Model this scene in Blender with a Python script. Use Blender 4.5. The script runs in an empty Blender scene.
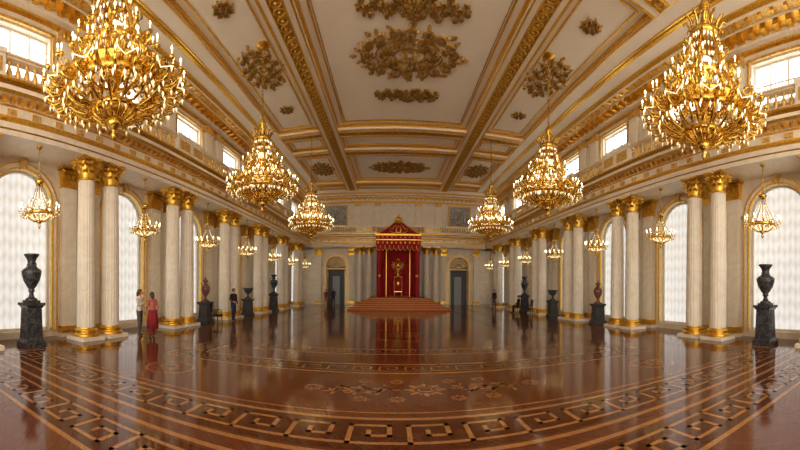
import bpy, bmesh, math, random
from math import sin, cos, pi, radians, sqrt
from mathutils import Vector, Matrix, Euler
random.seed(7)
scene = bpy.context.scene
COL = scene.collection

# ------------------------------------------------------------------ materials
def new_mat(name):
    m = bpy.data.materials.new(name); m.use_nodes = True
    nt = m.node_tree; b = nt.nodes.get('Principled BSDF')
    return m, nt, b
def simple(name, col, rough=0.5, metal=0.0, noise=0.0, nscale=4.0, bump=0.0, emis=None, estr=0.0, spec=None):
    m, nt, b = new_mat(name)
    b.inputs['Base Color'].default_value = (*col, 1)
    b.inputs['Roughness'].default_value = rough
    b.inputs['Metallic'].default_value = metal
    if spec is not None: b.inputs['Specular IOR Level'].default_value = spec
    if emis:
        b.inputs['Emission Color'].default_value = (*emis, 1)
        b.inputs['Emission Strength'].default_value = estr
    if noise > 0 or bump > 0:
        tc = nt.nodes.new('ShaderNodeTexCoord')
        n = nt.nodes.new('ShaderNodeTexNoise'); n.inputs['Scale'].default_value = nscale
        n.inputs['Detail'].default_value = 6
        nt.links.new(tc.outputs['Object'], n.inputs['Vector'])
        if noise > 0:
            r = nt.nodes.new('ShaderNodeValToRGB')
            r.color_ramp.elements[0].position = .3; r.color_ramp.elements[1].position = .7
            r.color_ramp.elements[0].color = (*[c*(1-noise) for c in col], 1)
            r.color_ramp.elements[1].color = (*[min(1, c*(1+noise*.4)) for c in col], 1)
            nt.links.new(n.outputs['Fac'], r.inputs['Fac'])
            nt.links.new(r.outputs['Color'], b.inputs['Base Color'])
        if bump > 0:
            bp = nt.nodes.new('ShaderNodeBump'); bp.inputs['Strength'].default_value = bump
            bp.inputs['Distance'].default_value = .03
            nt.links.new(n.outputs['Fac'], bp.inputs['Height'])
            nt.links.new(bp.outputs['Normal'], b.inputs['Normal'])
    return m
def marble(name, c1, c2, scale=.8, rough=.3):
    m, nt, b = new_mat(name)
    tc = nt.nodes.new('ShaderNodeTexCoord')
    n = nt.nodes.new('ShaderNodeTexNoise'); n.inputs['Scale'].default_value = scale
    n.inputs['Detail'].default_value = 8; n.inputs['Distortion'].default_value = 1.6
    r = nt.nodes.new('ShaderNodeValToRGB')
    e = r.color_ramp.elements
    e[0].position = .44; e[0].color = (*c1, 1); e[1].position = .56; e[1].color = (*c1, 1)
    x = e.new(.5); x.color = (*c2, 1)
    nt.links.new(tc.outputs['Object'], n.inputs['Vector'])
    nt.links.new(n.outputs['Fac'], r.inputs['Fac'])
    nt.links.new(r.outputs['Color'], b.inputs['Base Color'])
    b.inputs['Roughness'].default_value = rough
    return m
M = {}
M['marble'] = marble('white_marble', (.90, .82, .69), (.84, .75, .61), .9, .3)
M['plaster'] = simple('ceiling_plaster', (.95, .85, .70), .6, noise=.03, nscale=1.2)
M['wallstone'] = marble('wall_marble', (.86, .77, .63), (.77, .67, .53), .5, .35)
M['gold'] = simple('gilding', (.97, .57, .10), .30, 1.0, noise=.3, nscale=14, bump=.6)
M['golddark'] = simple('gilded_relief', (.62, .36, .08), .38, .55, noise=.6, nscale=9, bump=.8)
M['goldwhite'] = simple('gilded_plaster', (.86, .57, .19), .40, .5, noise=.4, nscale=11, bump=.5)
M['brass'] = simple('chandelier_brass', (.98, .60, .13), .22, 1.0, noise=.35, nscale=20, bump=.6)
M['crystal'] = simple('crystal_drops', (.97, .93, .84), .08, 0, emis=(1, .84, .50), estr=.8)  # drops emit faintly: candlelit sparkle put into the material
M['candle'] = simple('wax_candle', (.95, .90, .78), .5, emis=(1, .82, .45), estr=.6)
M['flame'] = simple('candle_flame', (1, .8, .5), .5, emis=(1, .80, .42), estr=12)
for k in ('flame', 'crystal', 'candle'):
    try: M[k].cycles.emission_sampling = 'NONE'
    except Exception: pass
M['blackstone'] = marble('black_jasper', (.040, .040, .045), (.10, .10, .11), 3, .2)
M['brownstone'] = marble('porphyry', (.17, .06, .045), (.26, .13, .10), 5, .18)
M['greystone'] = marble('grey_granite', (.06, .06, .065), (.13, .13, .13), 4, .3)
M['red'] = simple('red_velvet', (.50, .010, .018), .75, noise=.35, nscale=6)
M['redcarpet'] = simple('dais_carpet', (.50, .12, .045), .85, noise=.25, nscale=8)
M['relief'] = simple('stone_relief', (.46, .43, .39), .7, noise=.5, nscale=3.5, bump=1.0)
M['doorwood'] = simple('door_leaf', (.36, .39, .42), .4)
M['doordark'] = simple('dark_doorway_panel', (.10, .11, .13), .5)  # dark panel painted in for the dim corridor beyond the doorway
M['frame'] = simple('window_frame_paint', (.80, .74, .64), .45)
M['skin'] = simple('skin', (.62, .38, .27), .5)
M['hair_brown'] = simple('hair_brown', (.10, .045, .02), .5)
M['hair_blond'] = simple('hair_blond', (.38, .22, .09), .5)
M['eye'] = simple('eye_dark', (.02, .015, .01), .3)
M['lips'] = simple('lips', (.45, .12, .10), .5)
M['cream_cloth'] = simple('cream_cloth', (.75, .68, .58), .8)
M['denim'] = simple('denim_cloth', (.10, .085, .09), .8)
M['maroon_cloth'] = simple('maroon_cloth', (.30, .02, .03), .8)
M['pink_cloth'] = simple('rose_cloth', (.52, .16, .12), .8)
M['black_cloth'] = simple('black_cloth', (.018, .018, .022), .8)
M['navy_cloth'] = simple('navy_cloth', (.03, .035, .06), .8)
M['shoe'] = simple('shoe_leather', (.02, .015, .012), .4)
M['chairwood'] = simple('dark_chair_wood', (.03, .018, .012), .35)

# sheer curtain, emission stands in for daylight behind: soft vertical gathers and faint swags
m, nt, b = new_mat('sheer_curtain_emissive')
tc = nt.nodes.new('ShaderNodeTexCoord'); sep = nt.nodes.new('ShaderNodeSeparateXYZ')
nt.links.new(tc.outputs['Object'], sep.inputs[0])
def mth(nt, op, a, b_=None, c=None):
    n = nt.nodes.new('ShaderNodeMath'); n.operation = op
    for i, v in enumerate((a, b_, c)):
        if v is None: continue
        if isinstance(v, (int, float)): n.inputs[i].default_value = v
        else: nt.links.new(v, n.inputs[i])
    return n.outputs[0]
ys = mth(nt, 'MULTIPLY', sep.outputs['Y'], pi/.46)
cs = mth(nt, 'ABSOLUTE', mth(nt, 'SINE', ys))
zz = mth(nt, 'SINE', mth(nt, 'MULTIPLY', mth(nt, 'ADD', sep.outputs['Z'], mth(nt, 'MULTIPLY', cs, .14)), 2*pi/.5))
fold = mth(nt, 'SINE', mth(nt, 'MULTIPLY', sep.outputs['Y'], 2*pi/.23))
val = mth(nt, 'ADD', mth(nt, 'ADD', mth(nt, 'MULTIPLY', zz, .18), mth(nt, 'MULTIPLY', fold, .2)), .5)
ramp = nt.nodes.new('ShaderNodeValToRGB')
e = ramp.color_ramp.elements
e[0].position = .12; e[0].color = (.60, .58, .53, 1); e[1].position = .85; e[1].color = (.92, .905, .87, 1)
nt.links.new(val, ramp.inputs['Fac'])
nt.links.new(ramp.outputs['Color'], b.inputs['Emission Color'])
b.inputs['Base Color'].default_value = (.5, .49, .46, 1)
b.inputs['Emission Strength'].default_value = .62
b.inputs['Roughness'].default_value = .9
M['curtain'] = m
M['daylight'] = simple('bright_window_pane', (.9, .9, .9), .3, emis=(1, .985, .95), estr=2.0)  # pane emits by itself, standing in for the bright sky outside

# floor parquet
def parquet(name, ca, cb, cd, sc=1.0):
    m, nt, b = new_mat(name)
    tc = nt.nodes.new('ShaderNodeTexCoord')
    br = nt.nodes.new('ShaderNodeTexBrick')
    br.inputs['Scale'].default_value = 3.4*sc
    br.inputs['Color1'].default_value = (*ca, 1); br.inputs['Color2'].default_value = (*cb, 1)
    br.inputs['Mortar'].default_value = (*cd, 1); br.inputs['Mortar Size'].default_value = .006
    mp = nt.nodes.new('ShaderNodeMapping'); mp.inputs['Rotation'].default_value = (0, 0, radians(45))
    nt.links.new(tc.outputs['Object'], mp.inputs['Vector']); nt.links.new(mp.outputs[0], br.inputs['Vector'])
    n = nt.nodes.new('ShaderNodeTexNoise'); n.inputs['Scale'].default_value = 3; n.inputs['Detail'].default_value = 8
    mp2 = nt.nodes.new('ShaderNodeMapping'); mp2.inputs['Scale'].default_value = (1, 8, 1)
    nt.links.new(mp.outputs[0], mp2.inputs['Vector']); nt.links.new(mp2.outputs[0], n.inputs['Vector'])
    mx = nt.nodes.new('ShaderNodeMixRGB'); mx.blend_type = 'MULTIPLY'; mx.inputs['Fac'].default_value = .5
    rp = nt.nodes.new('ShaderNodeValToRGB')
    rp.color_ramp.elements[0].position = .3; rp.color_ramp.elements[0].color = (.55, .5, .45, 1)
    rp.color_ramp.elements[1].position = .65; rp.color_ramp.elements[1].color = (1, 1, 1, 1)
    nt.links.new(n.outputs['Fac'], rp.inputs['Fac'])
    nt.links.new(br.outputs['Color'], mx.inputs['Color1']); nt.links.new(rp.outputs['Color'], mx.inputs['Color2'])
    nt.links.new(mx.outputs['Color'], b.inputs['Base Color'])
    b.inputs['Roughness'].default_value = .095
    b.inputs['Specular IOR Level'].default_value = .5
    return m
M['parquet'] = parquet('parquet_mahogany', (.150, .046, .017), (.175, .055, .021), (.10, .03, .012))
M['parquet_mid'] = parquet('parquet_walnut', (.105, .032, .012), (.12, .037, .015), (.07, .022, .01), 1.4)
M['parquet_dark'] = parquet('parquet_dark', (.065, .021, .009), (.078, .025, .011), (.04, .014, .007), 2)
M['parquet_light'] = parquet('parquet_maple', (.40, .195, .07), (.46, .225, .085), (.28, .12, .045), 2)

# ------------------------------------------------------------------ mesh builder
def zmap(z): return z*(6.08/6.35) if z < 6.35 else z-.27
class MB:
    def __init__(s): s.v = []; s.f = []; s.m = []; s.s = []
    def add(s, vs, fs, mat, smooth=False):
        o = len(s.v); s.v.extend([tuple(v) for v in vs])
        for i, f in enumerate(fs):
            s.f.append(tuple(o+k for k in f)); s.m.append(mat if isinstance(mat, str) else mat[i]); s.s.append(smooth)
    def merge(s, o, mtx=None):
        off = len(s.v)
        s.v.extend([tuple(mtx @ Vector(v)) for v in o.v] if mtx else o.v)
        s.f.extend([tuple(off+k for k in f) for f in o.f]); s.m.extend(o.m); s.s.extend(o.s)
    def box(s, x0, x1, y0, y1, z0, z1, mat):
        x0, x1 = sorted((x0, x1)); y0, y1 = sorted((y0, y1)); z0, z1 = sorted((z0, z1))
        s.add([(x0,y0,z0),(x1,y0,z0),(x1,y1,z0),(x0,y1,z0),(x0,y0,z1),(x1,y0,z1),(x1,y1,z1),(x0,y1,z1)],
              [(0,3,2,1),(4,5,6,7),(0,1,5,4),(1,2,6,5),(2,3,7,6),(3,0,4,7)], mat)
    def frustum(s, hx0, hy0, z0, hx1, hy1, z1, mat, cx=0, cy=0):
        s.add([(cx-hx0,cy-hy0,z0),(cx+hx0,cy-hy0,z0),(cx+hx0,cy+hy0,z0),(cx-hx0,cy+hy0,z0),
               (cx-hx1,cy-hy1,z1),(cx+hx1,cy-hy1,z1),(cx+hx1,cy+hy1,z1),(cx-hx1,cy+hy1,z1)],
              [(0,3,2,1),(4,5,6,7),(0,1,5,4),(1,2,6,5),(2,3,7,6),(3,0,4,7)], mat)
    def lathe(s, prof, seg, mat, c=(0,0,0), smooth=True, mod=None):
        vs = []; fs = []
        for r, z in prof:
            for i in range(seg):
                a = 2*pi*i/seg; rr = r*(mod(i) if mod else 1)
                vs.append((c[0]+rr*cos(a), c[1]+rr*sin(a), c[2]+z))
        for j in range(len(prof)-1):
            for i in range(seg):
                k = (i+1) % seg
                fs.append((j*seg+i, j*seg+k, (j+1)*seg+k, (j+1)*seg+i))
        s.add(vs, fs, mat, smooth)
    def tube(s, pts, r, mat, n=6, closed=False, smooth=True):
        P = [Vector(p) for p in pts]; N = len(P); vs = []; fs = []
        for i, p in enumerate(P):
            if closed: t = P[(i+1) % N]-P[i-1]
            else: t = P[min(i+1, N-1)]-P[max(i-1, 0)]
            if t.length < 1e-9: t = Vector((0,0,1))
            t.normalize()
            up = Vector((0,0,1)) if abs(t.z) < .95 else Vector((1,0,0))
            a = t.cross(up).normalized(); b2 = a.cross(t)
            rr = r[i] if isinstance(r, (list, tuple)) else r
            for k in range(n):
                an = 2*pi*k/n; vs.append(p+a*(rr*cos(an))+b2*(rr*sin(an)))
        R = N if closed else N-1
        for i in range(R):
            j = (i+1) % N
            for k in range(n):
                l = (k+1) % n; fs.append((i*n+k, i*n+l, j*n+l, j*n+k))
        if not closed:
            fs.append(tuple(range(n))[::-1]); fs.append(tuple((N-1)*n+k for k in range(n)))
        s.add(vs, fs, mat, smooth)
    def ribbon(s, pts, w, z, th, mat, taper=True):
        N = len(pts); vs = []; fs = []
        for i, p in enumerate(pts):
            a = pts[max(i-1, 0)]; b2 = pts[min(i+1, N-1)]
            dx, dy = b2[0]-a[0], b2[1]-a[1]; L = sqrt(dx*dx+dy*dy) or 1
            ww = w*.5*((1-.75*i/(N-1)) if taper else 1)
            nx, ny = -dy/L*ww, dx/L*ww
            vs += [(p[0]+nx, p[1]+ny, z), (p[0], p[1], z-th), (p[0]-nx, p[1]-ny, z)]
        for i in range(N-1):
            o = i*3; fs += [(o, o+1, o+4, o+3), (o+1, o+2, o+5, o+4)]
        s.add(vs, fs, mat, True)
    def petal(s, x, y, ang, L, W, z, th, mat):
        c, d = cos(ang), sin(ang)
        def T(a, b2, zz): return (x+a*c-b2*d, y+a*d+b2*c, zz)
        vs = [T(0,0,z), T(L*.35,W*.5,z), T(L*.75,W*.38,z), T(L,0,z), T(L*.75,-W*.38,z), T(L*.35,-W*.5,z), T(L*.5,0,z-th)]
        s.add(vs, [(0,1,6),(1,2,6),(2,3,6),(3,4,6),(4,5,6),(5,0,6)], mat, False)
    def ellipsoid(s, c, r, mat, seg=12, rings=8):
        prof = [(max(1e-4, sin(pi*j/rings)), -cos(pi*j/rings)) for j in range(rings+1)]
        t = MB(); t.lathe(prof, seg, mat)
        mtx = Matrix.Translation(c) @ Matrix.Diagonal((*r, 1))
        s.merge(t, mtx)
    def octa(s, c, r, h, mat):
        x, y, z = c
        s.add([(x+r,y,z),(x,y+r,z),(x-r,y,z),(x,y-r,z),(x,y,z+h*.35),(x,y,z-h*.65)],
              [(0,1,4),(1,2,4),(2,3,4),(3,0,4),(1,0,5),(2,1,5),(3,2,5),(0,3,5)], mat)
    def mesh(s, name, zm=False):
        me = bpy.data.meshes.new(name)
        me.from_pydata([(x, y, zmap(z)) for x, y, z in s.v] if zm else s.v, [], s.f)
        names = []
        for k in s.m:
            if k not in names: names.append(k)
        for k in names: me.materials.append(M[k])
        idx = {k: i for i, k in enumerate(names)}
        me.polygons.foreach_set('material_index', [idx[k] for k in s.m])
        me.polygons.foreach_set('use_smooth', s.s)
        me.update()
        return me
    def obj(s, name, loc=(0,0,0), rot=(0,0,0), zm=False):
        o = bpy.data.objects.new(name, s.mesh(name, zm)); o.location = loc; o.rotation_euler = rot
        COL.objects.link(o); return o
def inst(name, me, loc, rot=(0,0,0), scale=(1,1,1)):
    o = bpy.data.objects.new(name, me); o.location = loc; o.rotation_euler = rot; o.scale = scale
    COL.objects.link(o); return o

# ------------------------------------------------------------------ dimensions
WALL = 10.8; CX = 9.6; Y0 = -6.78; Y1 = 36.1; CEIL = 12.5; RCEIL = CEIL-.27; GAL = 7.68-.27
BAY = 4.76
bays = [.36+BAY*j for j in range(-1, 8)]
pairs = [2.74+BAY*j for j in range(-1, 7)]

# ------------------------------------------------------------------ floor
fl = MB()
fl.add([(-WALL-.5,Y0,0),(WALL+.5,Y0,0),(WALL+.5,Y1+.6,0),(-WALL-.5,Y1+.6,0)], [(0,1,2,3)], 'parquet')
def frect(x0, x1, y0, y1, z, mat): 
    x0, x1 = sorted((x0, x1)); y0, y1 = sorted((y0, y1))
    fl.add([(x0,y0,z),(x1,y0,z),(x1,y1,z),(x0,y1,z)], [(0,1,2,3)], mat)
def frame(hx, y0, y1, w, z, mat):
    frect(-hx, hx, y0, y0+w, z, mat); frect(-hx, hx, y1-w, y1, z, mat)
    frect(-hx, -hx+w, y0+w, y1-w, z, mat); frect(hx-w, hx, y0+w, y1-w, z, mat)
KEY = [((0,0),(6,0)), ((0,0),(0,4)), ((0,4),(4,4)), ((4,4),(4,1.6)), ((4,1.6),(1.9,1.6)), ((1.9,1.6),(1.9,2.7))]
def key_run(p0, p1, inward, size, z, mat='parquet_light'):
    dx, dy = p1[0]-p0[0], p1[1]-p0[1]; L = sqrt(dx*dx+dy*dy); dx /= L; dy /= L
    ix, iy = inward; g0 = size/4.0; n = max(1, round(L/(6*g0))); g = L/(6*n); t = g*.26
    for k in range(n):
        for (a, b2) in KEY:
            a0 = min(a[0], b2[0])*g-t+k*6*g; a1 = max(a[0], b2[0])*g+t+k*6*g
            b0 = min(a[1], b2[1])*g0-t; b1 = max(a[1], b2[1])*g0+t
            q = [(p0[0]+dx*u+ix*w, p0[1]+dy*u+iy*w, z) for u, w in ((a0,b0),(a1,b0),(a1,b1),(a0,b1))]
            fl.add(q, [(0,1,2,3)], mat)
def key_frame(hx, y0, y1, size, z):
    key_run((-hx,y0),(hx,y0),(0,1),size,z); key_run((-hx,y1),(hx,y1),(0,-1),size,z)
    key_run((-hx,y0+size*1.4),(-hx,y1-size*1.4),(1,0),size,z); key_run((hx,y0+size*1.4),(hx,y1-size*1.4),(-1,0),size,z)
def fring(cx, cy, ra, rb, z, mat, n=72, sy=1):
    vs = []; 
    for i in range(n):
        a = 2*pi*i/n
        vs += [(cx+ra*cos(a), cy+ra*sy*sin(a), z), (cx+rb*cos(a), cy+rb*sy*sin(a), z)]
    fl.add(vs, [(2*i, 2*i+1, (2*i+3) % (2*n), (2*i+2) % (2*n)) for i in range(n)], mat)
def fpetal(x, y, a, L, W, z, mat):
    fl.petal(x, y, a, L, W, z, 0, mat)
Z = .0012
frame(8.85, 3.55, 34.3, .09, Z, 'parquet_light'); frame(8.7, 3.7, 34.15, .85, Z, 'parquet_mid')
key_frame(8.55, 3.87, 33.98, .5, 2*Z); frame(7.85, 4.55, 33.3, .08, 2*Z, 'parquet_light')
frame(7.6, 4.8, 33.05, .04, Z, 'parquet_light')
frame(6.3, 7.0, 31.0, .10, Z, 'parquet_light'); frame(6.15, 7.15, 30.85, .62, Z, 'parquet_dark')
key_frame(6.05, 7.25, 30.75, .38, 2*Z); frame(5.5, 7.8, 30.2, .10, 2*Z, 'parquet_light')
frame(4.6, 9.0, 28.6, .12, Z, 'parquet_light'); frame(4.4, 9.2, 28.4, .5, Z, 'parquet_dark')
key_frame(4.32, 9.28, 28.32, .34, 2*Z); frame(3.9, 9.7, 27.9, .12, 2*Z, 'parquet_light')
R = 3.3
for ra, rb, mt in ((R, R-.5, 'parquet_dark'), (R+.12, R, 'parquet_light'), (R-.5, R-.62, 'parquet_light'), (R-1.2, R-1.7, 'parquet_light')):
    fring(0, 18.8, ra, rb, Z, mt)
for cy in (13.0, 24.6):
    fring(0, cy, 1.75, 1.55, Z, 'parquet_light'); fring(0, cy, 1.4, 1.0, Z, 'parquet_dark')
def rosette_floor(cx, cy, R):
    fring(cx, cy, R*.28, R*.20, 2*Z, 'parquet_light', 24)
    for i in range(8):
        a = 2*pi*i/8; fpetal(cx+R*.3*cos(a), cy+R*.3*sin(a), a, R*.5, R*.22, 2*Z, 'parquet_light')
        a += pi/8; fpetal(cx+R*.35*cos(a), cy+R*.35*sin(a), a, R*.3, R*.12, 2*Z, 'parquet_light')
rosette_floor(0, 18.8, 1.6)
for cy in (13.0, 24.6): rosette_floor(0, cy, 1.0)
def vine(x0, x1, cy, amp, z):
    n = 60; pts = [(x0+(x1-x0)*i/n, cy+amp*sin(2*pi*3*i/n)) for i in range(n+1)]
    fl.ribbon(pts, .04, z, 0, 'parquet_light', False)
    for i in range(0, n, 3):
        fpetal(*pts[i], i*.9, .2, .08, z, 'parquet_light'); fpetal(*pts[i], i*.9+2.6, .18, .07, z, 'parquet_light')
rosette_floor(0, 5.9, .5)
for sx in (-1, 1):
    vine(sx*.6, sx*1.7, 5.9, .16, 2*Z); rosette_floor(sx*2.0, 5.9, .26)
    rosette_floor(sx*.5, 6.4, .2); rosette_floor(sx*.5, 5.4, .2); rosette_floor(sx*1.1, 6.45, .2); rosette_floor(sx*1.1, 5.4, .2)
    fring(sx*5.2, 5.9, .55, .50, Z, 'parquet_light', 32); rosette_floor(sx*5.2, 5.9, .38)
    for cy in (12, 15.5, 19, 22.5, 26): 
        fring(sx*5.03, cy, .33, .27, 2*Z, 'parquet_light', 24)
    for cy in (9, 13, 17, 21, 25, 29):
        fring(sx*6.95, cy, .42, .36, Z, 'parquet_light', 28); rosette_floor(sx*6.95, cy, .3)
frame(8.85, -6.6, 3.3, .09, Z, 'parquet_light'); frame(8.7, -6.45, 3.15, .85, Z, 'parquet_mid')
key_frame(8.55, -6.28, 2.98, .5, 2*Z); frame(7.85, -5.6, 2.3, .08, 2*Z, 'parquet_light')
for sx in (-1, 1):
    frect(sx*9.05, sx*10.75, Y0+.1, 36, Z*.5, 'parquet_mid'); frect(sx*9.0, sx*9.05, Y0+.1, 36, Z, 'parquet_light')
floor = fl.obj('floor')

# ------------------------------------------------------------------ walls with openings
def arch_pts(r, zs, n=18): return [(-r*cos(pi*i/n), zs+r*sin(pi*i/n)) for i in range(n+1)]
WR = 1.15; WS = 4.85; SILL = .25
UW = 1.1; UZ0 = 9.15; UZ1 = 10.8
TH = .45
def wall_opening_strip(mb, T, c, half, r, sill, spring, ztop, mat, uz=None):
    a0, a1 = c-half, c+half
    def quad(p): mb.add([T(*q) for q in p], [(0,1,2,3)], mat)
    quad([(a0,0,0),(c-r,0,0),(c-r,0,spring),(a0,0,spring)]); quad([(c+r,0,0),(a1,0,0),(a1,0,spring),(c+r,0,spring)])
    if sill > 0: quad([(c-r,0,0),(c+r,0,0),(c+r,0,sill),(c-r,0,sill)])
    ap = arch_pts(r, spring); z1 = spring+r+.12
    quad([(a0,0,spring),(c-r,0,spring),(c-r,0,z1),(a0,0,z1)]); quad([(c+r,0,spring),(a1,0,spring),(a1,0,z1),(c+r,0,z1)])
    for i in range(len(ap)-1):
        (p, q), (p2, q2) = ap[i], ap[i+1]
        quad([(c+p,0,q),(c+p2,0,q2),(c+p2,0,z1),(c+p,0,z1)])
        quad([(c+p,0,q),(c+p2,0,q2),(c+p2,TH,q2),(c+p,TH,q)])
    quad([(c-r,0,sill),(c-r,TH,sill),(c-r,TH,spring),(c-r,0,spring)]); quad([(c+r,0,sill),(c+r,TH,sill),(c+r,TH,spring),(c+r,0,spring)])
    if sill > 0: quad([(c-r,0,sill),(c+r,0,sill),(c+r,TH,sill),(c-r,TH,sill)])
    zm1 = 6.35
    quad([(a0,0,z1),(a1,0,z1),(a1,0,zm1),(a0,0,zm1)])
    if uz:
        u0, u1, uh = uz
        quad([(a0,0,zm1),(a1,0,zm1),(a1,0,u0),(a0,0,u0)])
        quad([(a0,0,u0),(c-uh,0,u0),(c-uh,0,u1),(a0,0,u1)]); quad([(c+uh,0,u0),(a1,0,u0),(a1,0,u1),(c+uh,0,u1)])
        quad([(a0,0,u1),(a1,0,u1),(a1,0,ztop),(a0,0,ztop)])
        quad([(c-uh,0,u0),(c+uh,0,u0),(c+uh,TH,u0),(c-uh,TH,u0)]); quad([(c-uh,0,u1),(c+uh,0,u1),(c+uh,TH,u1),(c-uh,TH,u1)])
        quad([(c-uh,0,u0),(c-uh,TH,u0),(c-uh,TH,u1),(c-uh,0,u1)]); quad([(c+uh,0,u0),(c+uh,TH,u0),(c+uh,TH,u1),(c+uh,0,u1)])
    else:
        quad([(a0,0,zm1),(a1,0,zm1),(a1,0,ztop),(a0,0,ztop)])
def archivolt(mb, T, c, r0, r1, spring, bottom, d, mat, n=20):
    ring = [(-cos(pi*i/n), sin(pi*i/n)) for i in range(n+1)]
    inn = [(c-r0, bottom)]+[(c+r0*a, spring+r0*b2) for a, b2 in ring]+[(c+r0, bottom)]
    out = [(c-r1, bottom)]+[(c+r1*a, spring+r1*b2) for a, b2 in ring]+[(c+r1, bottom)]
    for i in range(len(inn)-1):
        (a, z), (a2, z2), (o, w), (o2, w2) = inn[i], inn[i+1], out[i], out[i+1]
        mb.add([T(a,-d,z),T(a2,-d,z2),T(o2,-d,w2),T(o,-d,w)], [(0,1,2,3)], mat)
        mb.add([T(o,-d,w),T(o2,-d,w2),T(o2,0,w2),T(o,0,w)], [(0,1,2,3)], mat)
        mb.add([T(a,-d,z),T(a2,-d,z2),T(a2,0,z2),T(a,0,z)], [(0,1,2,3)], mat)
def tbox(mb, T, a0, a1, d0, d1, z0, z1, mat):
    mb.add([T(a,d,z) for z in (z0,z1) for d in (d0,d1) for a in (a0,a1)],
           [(0,1,3,2),(4,5,7,6),(0,1,5,4),(2,3,7,6),(0,2,6,4),(1,3,7,5)], mat)
for side, nm in ((-1, 'wall_left'), (1, 'wall_right')):
    T = lambda a, d, z, s=side: (s*(WALL+d), a, z)
    mb = MB()
    for c in bays:
        wall_opening_strip(mb, T, c, BAY/2, WR, SILL, WS, CEIL, 'wallstone', (UZ0, UZ1, UW))
        archivolt(mb, T, c, WR, WR+.06, WS, SILL, .10, 'gold')
        archivolt(mb, T, c, WR+.06, WR+.2, WS, SILL, .07, 'marble')
        archivolt(mb, T, c, WR+.2, WR+.25, WS, SILL, .10, 'gold')
        tbox(mb, T, c-.12, c+.12, -.2, 0, WS+WR-.05, WS+WR+.34, 'goldwhite')
        tbox(mb, T, c-UW-.14, c-UW-.06, -.1, 0, UZ0-.12, UZ1+.12, 'goldwhite'); tbox(mb, T, c+UW+.06, c+UW+.14, -.1, 0, UZ0-.12, UZ1+.12, 'goldwhite')
        tbox(mb, T, c-UW-.3, c+UW+.3, -.16, 0, UZ0-.24, UZ0-.12, 'marble'); tbox(mb, T, c-UW-.2, c+UW+.2, -.12, 0, UZ1+.06, UZ1+.16, 'goldwhite')
        for q in (-1, 1):
            tbox(mb, T, c+q*(WR+.27), c+q*1.5, -.10, 0, WS-.08, WS+.03, 'goldwhite')
    mb.obj(nm, zm=True)
TF = lambda a, d, z: (a, Y1+d, z)
mb = MB()
for cc in (-6.7, 6.7):
    wall_opening_strip(mb, TF, cc, 2.2, 1.05, 0, 4.35, CEIL, 'wallstone')
    archivolt(mb, TF, cc, 1.05, 1.13, 4.35, 0, .10, 'gold'); archivolt(mb, TF, cc, 1.13, 1.32, 4.35, 0, .07, 'marble')
    archivolt(mb, TF, cc, 1.32, 1.38, 4.35, 0, .10, 'gold')
for a0, a1 in ((-11.3, -8.9), (-4.5, 4.5), (8.9, 11.3)):
    mb.add([TF(a0,0,0),TF(a1,0,0),TF(a1,0,CEIL),TF(a0,0,CEIL)], [(0,1,2,3)], 'wallstone')
for x in (-9.6, -4.35, -2.2, 2.2, 4.35, 9.6):
    tbox(mb, TF, x-.32, x+.32, -.2, 0, 8.6, 11.2, 'marble'); tbox(mb, TF, x-.36, x+.36, -.26, 0, 10.85, 11.2, 'goldwhite')
for x0, x1 in ((-3.9, -2.65), (-1.75, 1.75), (2.65, 3.9)):
    tbox(mb, TF, x0, x1, -.04, 0, 8.8, 10.9, 'marble')
mb.obj('wall_far', zm=True)

# ------------------------------------------------------------------ entablature / cornices (extruded profiles)
ENT = [((10.8,6.35),None),((9.27,6.35),'marble'),((9.27,6.50),'marble'),((9.23,6.53),'gold'),((9.23,6.70),'marble'),
       ((9.13,6.75),'gold'),((9.13,6.82),'gold'),((9.26,6.84),'marble'),((9.26,7.14),'marble'),((9.19,7.17),'gold'),((9.19,7.30),'marble'),
       ((8.95,7.33),'marble'),((8.85,7.38),'gold'),((8.85,7.50),'marble'),((8.74,7.57),'gold'),((8.74,7.64),'gold'),((8.85,7.68),'marble'),((10.8,7.68),'marble')]
CRN = [((10.8,11.22),None),((10.68,11.27),'gold'),((10.68,11.36),'gold'),((10.5,11.40),'marble'),((10.5,11.62),'marble'),
       ((10.1,11.70),'gold'),((10.1,11.78),'marble'),((9.75,11.82),'goldwhite'),((9.75,11.94),'marble'),((9.58,12.0),'gold'),((9.58,12.07),'gold'),
       ((9.45,12.14),'plaster'),((9.2,12.28),'plaster'),((9.05,12.3),'gold'),((8.93,12.36),'gold'),((8.93,12.5),'plaster')]
def extrude(mb, prof, T, e0, e1):
    for i in range(len(prof)-1):
        (u, z), _ = prof[i]; (u2, z2), mt = prof[i+1]
        mb.add([T(u, e0, z), T(u, e1, z), T(u2, e1, z2), T(u2, e0, z2)], [(0,1,2,3)], mt)
def TS(s): return lambda u, e, z: (s*u, e, z)
TFar = lambda u, e, z: (e, Y1-(WALL-u), z)
tn = 1
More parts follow.
